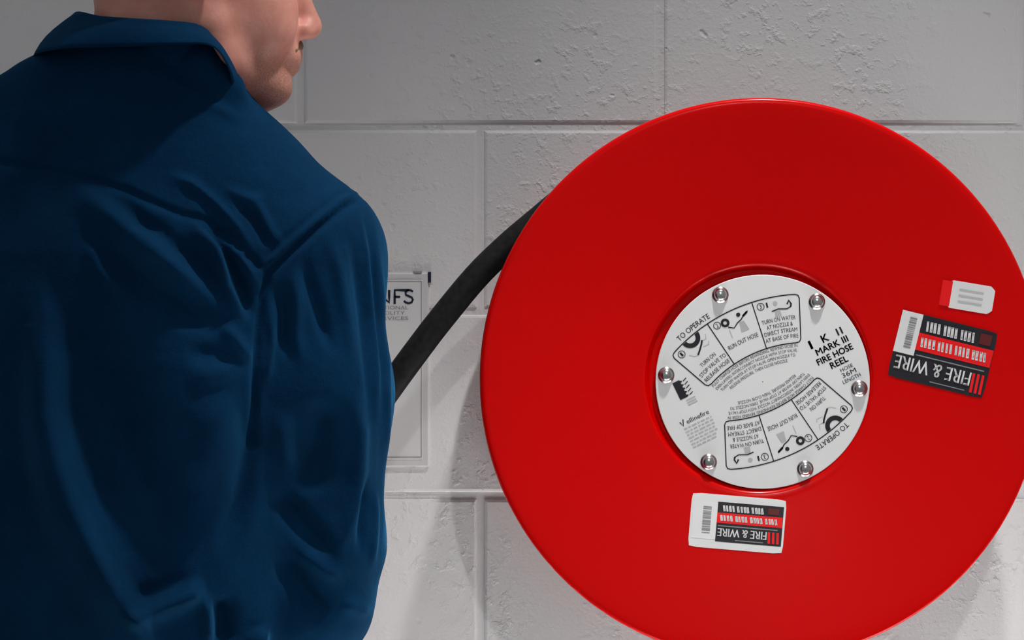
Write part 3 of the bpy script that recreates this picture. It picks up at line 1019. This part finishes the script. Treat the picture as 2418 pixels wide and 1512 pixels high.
# ---- shirt
sh = Field((-0.70, -0.64, 0.80), (-0.04, -0.12, 1.56), 0.0046)
sh.stack([(.83, -.345, -.43, .185, .120), (1.0, -.345, -.43, .180, .122), (1.12, -.345, -.43, .180, .126), (1.26, -.342, -.43, .186, .130),
          (1.36, -.340, -.43, .172, .118), (1.43, -.338, -.43, .135, .095), (1.47, -.333, -.432, .100, .080), (1.505, -.328, -.434, .082, .072), (1.545, -.326, -.436, .074, .068)], 2.2, .02)
sh.cone(P(486, 396, -.44), P(722, 605, -.44), .054, .0665, .05)
sh.cone(P(480, 137, -.487), P(542, 208, -.478), .0135, .013, .02)
sh.cone(P(390, 345, -.44), P(560, 440, -.44), .054, .056, .04)
sh.cone(P(110, 285, -.44), P(-150, 480, -.44), .056, .074, .05)
sh.cone(P(728, 605, -.44), P(757, 930, -.455), .0625, .0595, .03)
sh.cone(P(757, 930, -.455), P(770, 1290, -.46), .0595, .050, .03)
sh.cone(P(770, 1290, -.46), P(744, 1430, -.46), .049, .044, .02)
sh.cone(P(744, 1430, -.46), EL_R + (wr - EL_R) * .86, .050, .034, .02)
sh.cone(P(-150, 540, -.44), P(-160, 900, -.445), .073, .063, .03)
sh.cone(P(-160, 900, -.445), EL_L, .063, .052, .03)
sh.cone(EL_L, EL_L + (wl - EL_L) * .86, .050, .034, .02)
V, Q = sh.mesh()
V = smooth_mesh(V, Q, 4)
V, Q = subdivide(V, Q)
V = smooth_mesh(V, Q, 6)
Nn = normals(V, Q)
s_ = (CAM_D + V[:, 1]) / FPX
pxv = np.stack([V[:, 0] / s_ + W / 2, H / 2 - (V[:, 2] - CAM_Z) / s_], 1)
facing = np.clip(-Nn[:, 1] * 2.2 + 0.25, 0, 1)
def stroke(pl, amp, sig, sig2=None, taper=0.34):
    """gaussian ridge (amp in mm) along a polyline of the back; sig right-hand side, sig2 left-hand side (photo px)"""
    pl = np.array(pl, float)
    seg = np.diff(pl, axis=0); ln = np.linalg.norm(seg, axis=1); tot = ln.sum(); cum = np.concatenate([[0], np.cumsum(ln)])
    mx = 3 * max(sig, sig2 or sig)
    box = ((pxv > pl.min(0) - mx) & (pxv < pl.max(0) + mx)).all(1)
    q = pxv[box]
    best = np.full(len(q), 1e9); side = np.zeros(len(q)); tt = np.zeros(len(q))
    for i in range(len(seg)):
        d = q - pl[i]
        t = np.clip((d @ seg[i]) / (ln[i] ** 2), 0, 1)
        off = d - t[:, None] * seg[i]
        dist = np.linalg.norm(off, axis=1)
        cr = seg[i][0] * d[:, 1] - seg[i][1] * d[:, 0]
        up = dist < best
        best[up] = dist[up]; side[up] = np.sign(cr[up]); tt[up] = (cum[i] + t[up] * ln[i]) / tot
    sg = np.where(side > 0, sig2 or sig, sig)
    w = np.exp(-(best / sg) ** 2)
    if taper:
        e0 = np.clip(tt / taper, 0, 1); e1 = np.clip((1 - tt) / taper, 0, 1)
        w *= e0 * e0 * (3 - 2 * e0) * e1 * e1 * (3 - 2 * e1)
    disp[box] += amp * 0.001 * w
disp = np.zeros(len(V))
# yoke seam and armhole seam
yoke = [(-60, 376), (0, 382), (129, 402), (215, 421), (301, 449), (365, 479), (430, 505), (494, 520), (559, 565), (612, 628)]
stroke(yoke, -3.2, 8, 11, 0)
arm = [(872, 456), (817, 487), (752, 539), (688, 595), (636, 645), (618, 700), (610, 780), (602, 909), (600, 1050)]
stroke(arm, -5.5, 9, 10, 0)
arm_in = [(862, 450), (808, 474), (742, 527), (678, 582), (626, 632)]
stroke(arm_in, 2.8, 8, 8, 0.1)
stroke([(850, 438), (800, 460), (732, 514), (668, 569), (616, 620)], -1.8, 7, 7, 0.1)
# pull folds between yoke and armpit
stroke([(378, 406), (451, 436), (507, 483), (559, 539), (602, 605)], 6, 14, 22)
stroke([(400, 425), (470, 465), (530, 525), (585, 600)], -5, 14)
stroke([(559, 453), (610, 492), (636, 543), (671, 591)], 4.5, 13)
stroke([(545, 465), (590, 505), (618, 550), (640, 600)], -4, 10)
stroke([(520, 440), (580, 470), (640, 470)], 2.5, 12)
stroke([(150, 420), (241, 496), (322, 565), (408, 629), (473, 694), (545, 750)], 13, 26, 38)
stroke([(250, 450), (330, 520), (387, 540), (430, 591), (494, 651), (560, 730)], -9, 24)
stroke([(320, 490), (400, 540), (430, 600)], 6, 22)
stroke([(440, 515), (512, 591), (533, 677), (580, 765)], 11, 13, 17)
stroke([(473, 522), (535, 591), (572, 677), (600, 770)], -12, 14)
stroke([(500, 545), (567, 608), (604, 672), (612, 700)], 7, 12)
stroke([(480, 505), (520, 545), (570, 600), (610, 640)], -5, 9)
stroke([(210, 540), (290, 640), (420, 730), (560, 800)], -9, 30)
stroke([(200, 560), (240, 640), (300, 700)], 5, 20)
stroke([(520, 760), (572, 827), (600, 860)], 6, 16)
stroke([(430, 905), (520, 885), (600, 840)], 5, 26)
stroke([(430, 830), (520, 840), (590, 880)], -5, 24)
for i in range(6):
    y0 = 520 + 22 * i; stroke([(500 + 20 * i, y0 + 20), (520 + 20 * i, y0 + 6)], 2.0, 5)
# the long hanging fold on the left of the back and the hollow beside it
stroke([(80, 610), (92, 687), (112, 760), (124, 900), (130, 983), (155, 1086), (188, 1190), (234, 1293), (283, 1396), (345, 1487), (400, 1560), (460, 1640)], 31, 22, 80, .35)
stroke([(215, 640), (225, 800), (240, 950), (290, 1100), (370, 1240), (440, 1330), (520, 1420)], -34, 105, 95, .45)
stroke([(40, 700), (60, 900), (60, 1100), (110, 1300)], -6, 40)
stroke([(520, 900), (500, 1050), (440, 1180)], 9, 60)
stroke([(560, 900), (590, 1050), (570, 1180), (520, 1330)], -8, 26)
stroke([(300, 1470), (380, 1430), (450, 1402), (490, 1385)], 16, 22, 30, .2)
stroke([(280, 1420), (380, 1400), (470, 1360)], -7, 24)
stroke([(480, 1400), (492, 1450), (495, 1540)], 10, 16)
stroke([(520, 1400), (530, 1460), (530, 1540)], -16, 24)
stroke([(600, 1480), (612, 1500), (600, 1560)], 14, 18)
# sleeve
stroke([(868, 470), (888, 560), (898, 680), (912, 860), (914, 1000), (908, 1200), (900, 1330)], 4, 9)
stroke([(840, 480), (868, 591), (880, 737), (896, 866), (898, 1000)], 4, 9)
stroke([(855, 480), (876, 600), (888, 740), (902, 880), (905, 1020)], -5, 8)
stroke([(800, 505), (836, 600), (856, 740), (872, 900), (880, 1060)], -4, 13)
stroke([(770, 530), (800, 640), (820, 760), (840, 900)], 4, 16)
stroke([(712, 590), (725, 650), (760, 760), (790, 850)], -6, 15)
stroke([(690, 620), (700, 700), (700, 800), (720, 880)], 6, 16)
stroke([(650, 660), (670, 740), (670, 850)], -6, 14)
stroke([(640, 700), (640, 820), (625, 930)], 5, 11)
stroke([(740, 920), (760, 1000), (750, 1100), (700, 1180)], -13, 42)
stroke([(660, 960), (670, 1060), (690, 1150)], 6, 26)
stroke([(830, 900), (850, 1020), (845, 1150), (820, 1260), (770, 1330)], 7, 18)
stroke([(640, 1150), (720, 1250), (800, 1330)], -11, 26)
stroke([(700, 1290), (760, 1340), (820, 1380)], 5, 18)
stroke([(650, 1300), (720, 1400), (790, 1470)], -12, 28)
stroke([(862, 1110), (856, 1200), (850, 1320)], -6, 10)
stroke([(885, 1140), (884, 1250), (876, 1360)], 4, 8)
stroke([(800, 1420), (850, 1440), (880, 1440)], 5, 16)
# soft shoulder wrinkles below the collar
stroke([(150, 240), (260, 230), (360, 260)], 2.5, 18)
stroke([(330, 160), (420, 200), (500, 250), (600, 300)], 2.5, 14)
V = V + Nn * (disp * facing)[:, None]
m = np_mesh('shirt', V, Q); m.shade_smooth(); m.materials.append(M_SHIRT)
shirt = keep_world_of(link(bpy.data.objects.new('shirt', m)), person)
tag(shirt, 'navy long sleeved work shirt')

# ---- turned-down collar: a folded band round the neck, open at the throat
top = [(250, 210, -.36), (205, 120, -.385), (172, 60, -.42), (178, 33, -.455), (235, 43, -.492), (320, 49, -.510), (400, 54, -.513), (465, 62, -.505), (502, 86, -.492), (532, 132, -.474), (562, 190, -.45), (588, 240, -.425), (580, 265, -.365), (540, 300, -.345)]
bot = [(190, 290, -.325), (130, 220, -.36), (95, 160, -.405), (82, 133, -.460), (150, 116, -.512), (300, 111, -.535), (400, 107, -.540), (480, 106, -.532), (513, 122, -.520), (537, 165, -.505), (550, 212, -.485), (585, 250, -.455), (600, 290, -.365), (560, 350, -.325)]
inn = [(270, 280, -.365), (235, 240, -.39), (220, 200, -.42), (225, 180, -.455), (260, 175, -.48), (325, 175, -.494), (395, 180, -.497), (450, 190, -.49), (485, 205, -.472), (510, 230, -.45), (535, 255, -.42), (550, 275, -.40), (548, 295, -.37), (515, 330, -.35)]
T3 = catmull([P(*q) for q in top], 6); B3 = catmull([P(*q) for q in bot], 6); I3 = catmull([P(*q) for q in inn], 6)
V, F = [], []
cen = P(390, 150, -.43)
NR = 0
for t, b, i_ in zip(T3, B3, I3):
    out = (t - cen); out[2] = 0; out /= np.linalg.norm(out)
    th = 0.0013
    prof = []
    for k in range(7):                      # outer fall, bottom to top
        s = k / 6; p = b + (t - b) * s + out * (0.010 * math.sin(math.pi * s) * 0.55); prof.append(p + out * th)
    prof.append(t + np.array([0, 0, .0022]) - out * .001)
    for k in range(5):                      # inner stand, top to bottom
        s = k / 4; prof.append(t - out * .006 + (i_ - (t - out * .006)) * s)
    for k in range(5):
        s = k / 4; a = i_ + out * .003; bb = t - out * .0035 - np.array([0, 0, .003]); prof.append(a + (bb - a) * s)
    for k in range(6):
        s = k / 6; p = t - out * .0012 - np.array([0, 0, .003]); p = p + (b - p) * s + out * (0.010 * math.sin(math.pi * s) * 0.55); prof.append(p - out * th)
    V += prof; NR = len(prof)
n = len(T3)
for i in range(n - 1):
    for k in range(NR):
        k2 = (k + 1) % NR
        F.append((i * NR + k, i * NR + k2, (i + 1) * NR + k2, (i + 1) * NR + k))
F.append(tuple(range(NR))); F.append(tuple((n - 1) * NR + k for k in reversed(range(NR))))
collar = mesh_obj('collar', V, F, M_SHIRT, None, True)
keep_world_of(collar, shirt)

# ---- trousers, belt line and boots (below the frame)
tr = Field((-0.60, -0.62, 0.05), (-0.10, -0.20, 0.98), 0.009)
tr.stack([(.80, -.345, -.43, .165, .110), (.96, -.345, -.43, .160, .108)], 2.3, .03)
for s in (-1, 1):
    x = -.345 + s * .09
    tr.cone((x, -.43, .80), (x + s * .02, -.42, .46), .088, .066, .03)
    tr.cone((x + s * .02, -.42, .46), (x + s * .03, -.44, .10), .066, .056, .02)
V, Q = tr.mesh(); V = smooth_mesh(V, Q, 3)
m = np_mesh('trousers', V, Q); m.shade_smooth(); m.materials.append(M_TROUSER)
keep_world_of(link(bpy.data.objects.new('trousers', m)), person)
for s in (-1, 1):
    x = -.345 + s * .12
    fb = Field((x - .08, -.56, 0.0 - .018), (x + .08, -.20, .20), 0.006)
    fb.cone((x, -.45, .16), (x, -.46, .05), .048, .042, .02)
    fb.cone((x, -.46, .045), (x, -.27, .040), .042, .040, .03)
    s2, X, Y, Z = fb.region((-9, -9, -9), (9, 9, 9))
    fb.F = np.maximum(fb.F, (0.001 - Z).astype(np.float32))
    V, Q = fb.mesh(); V = smooth_mesh(V, Q, 2); V[:, 2] = np.maximum(V[:, 2], 0)
    m = np_mesh('boot', V, Q); m.shade_smooth(); m.materials.append(M_BOOT)
    keep_world_of(link(bpy.data.objects.new('boot', m)), person)
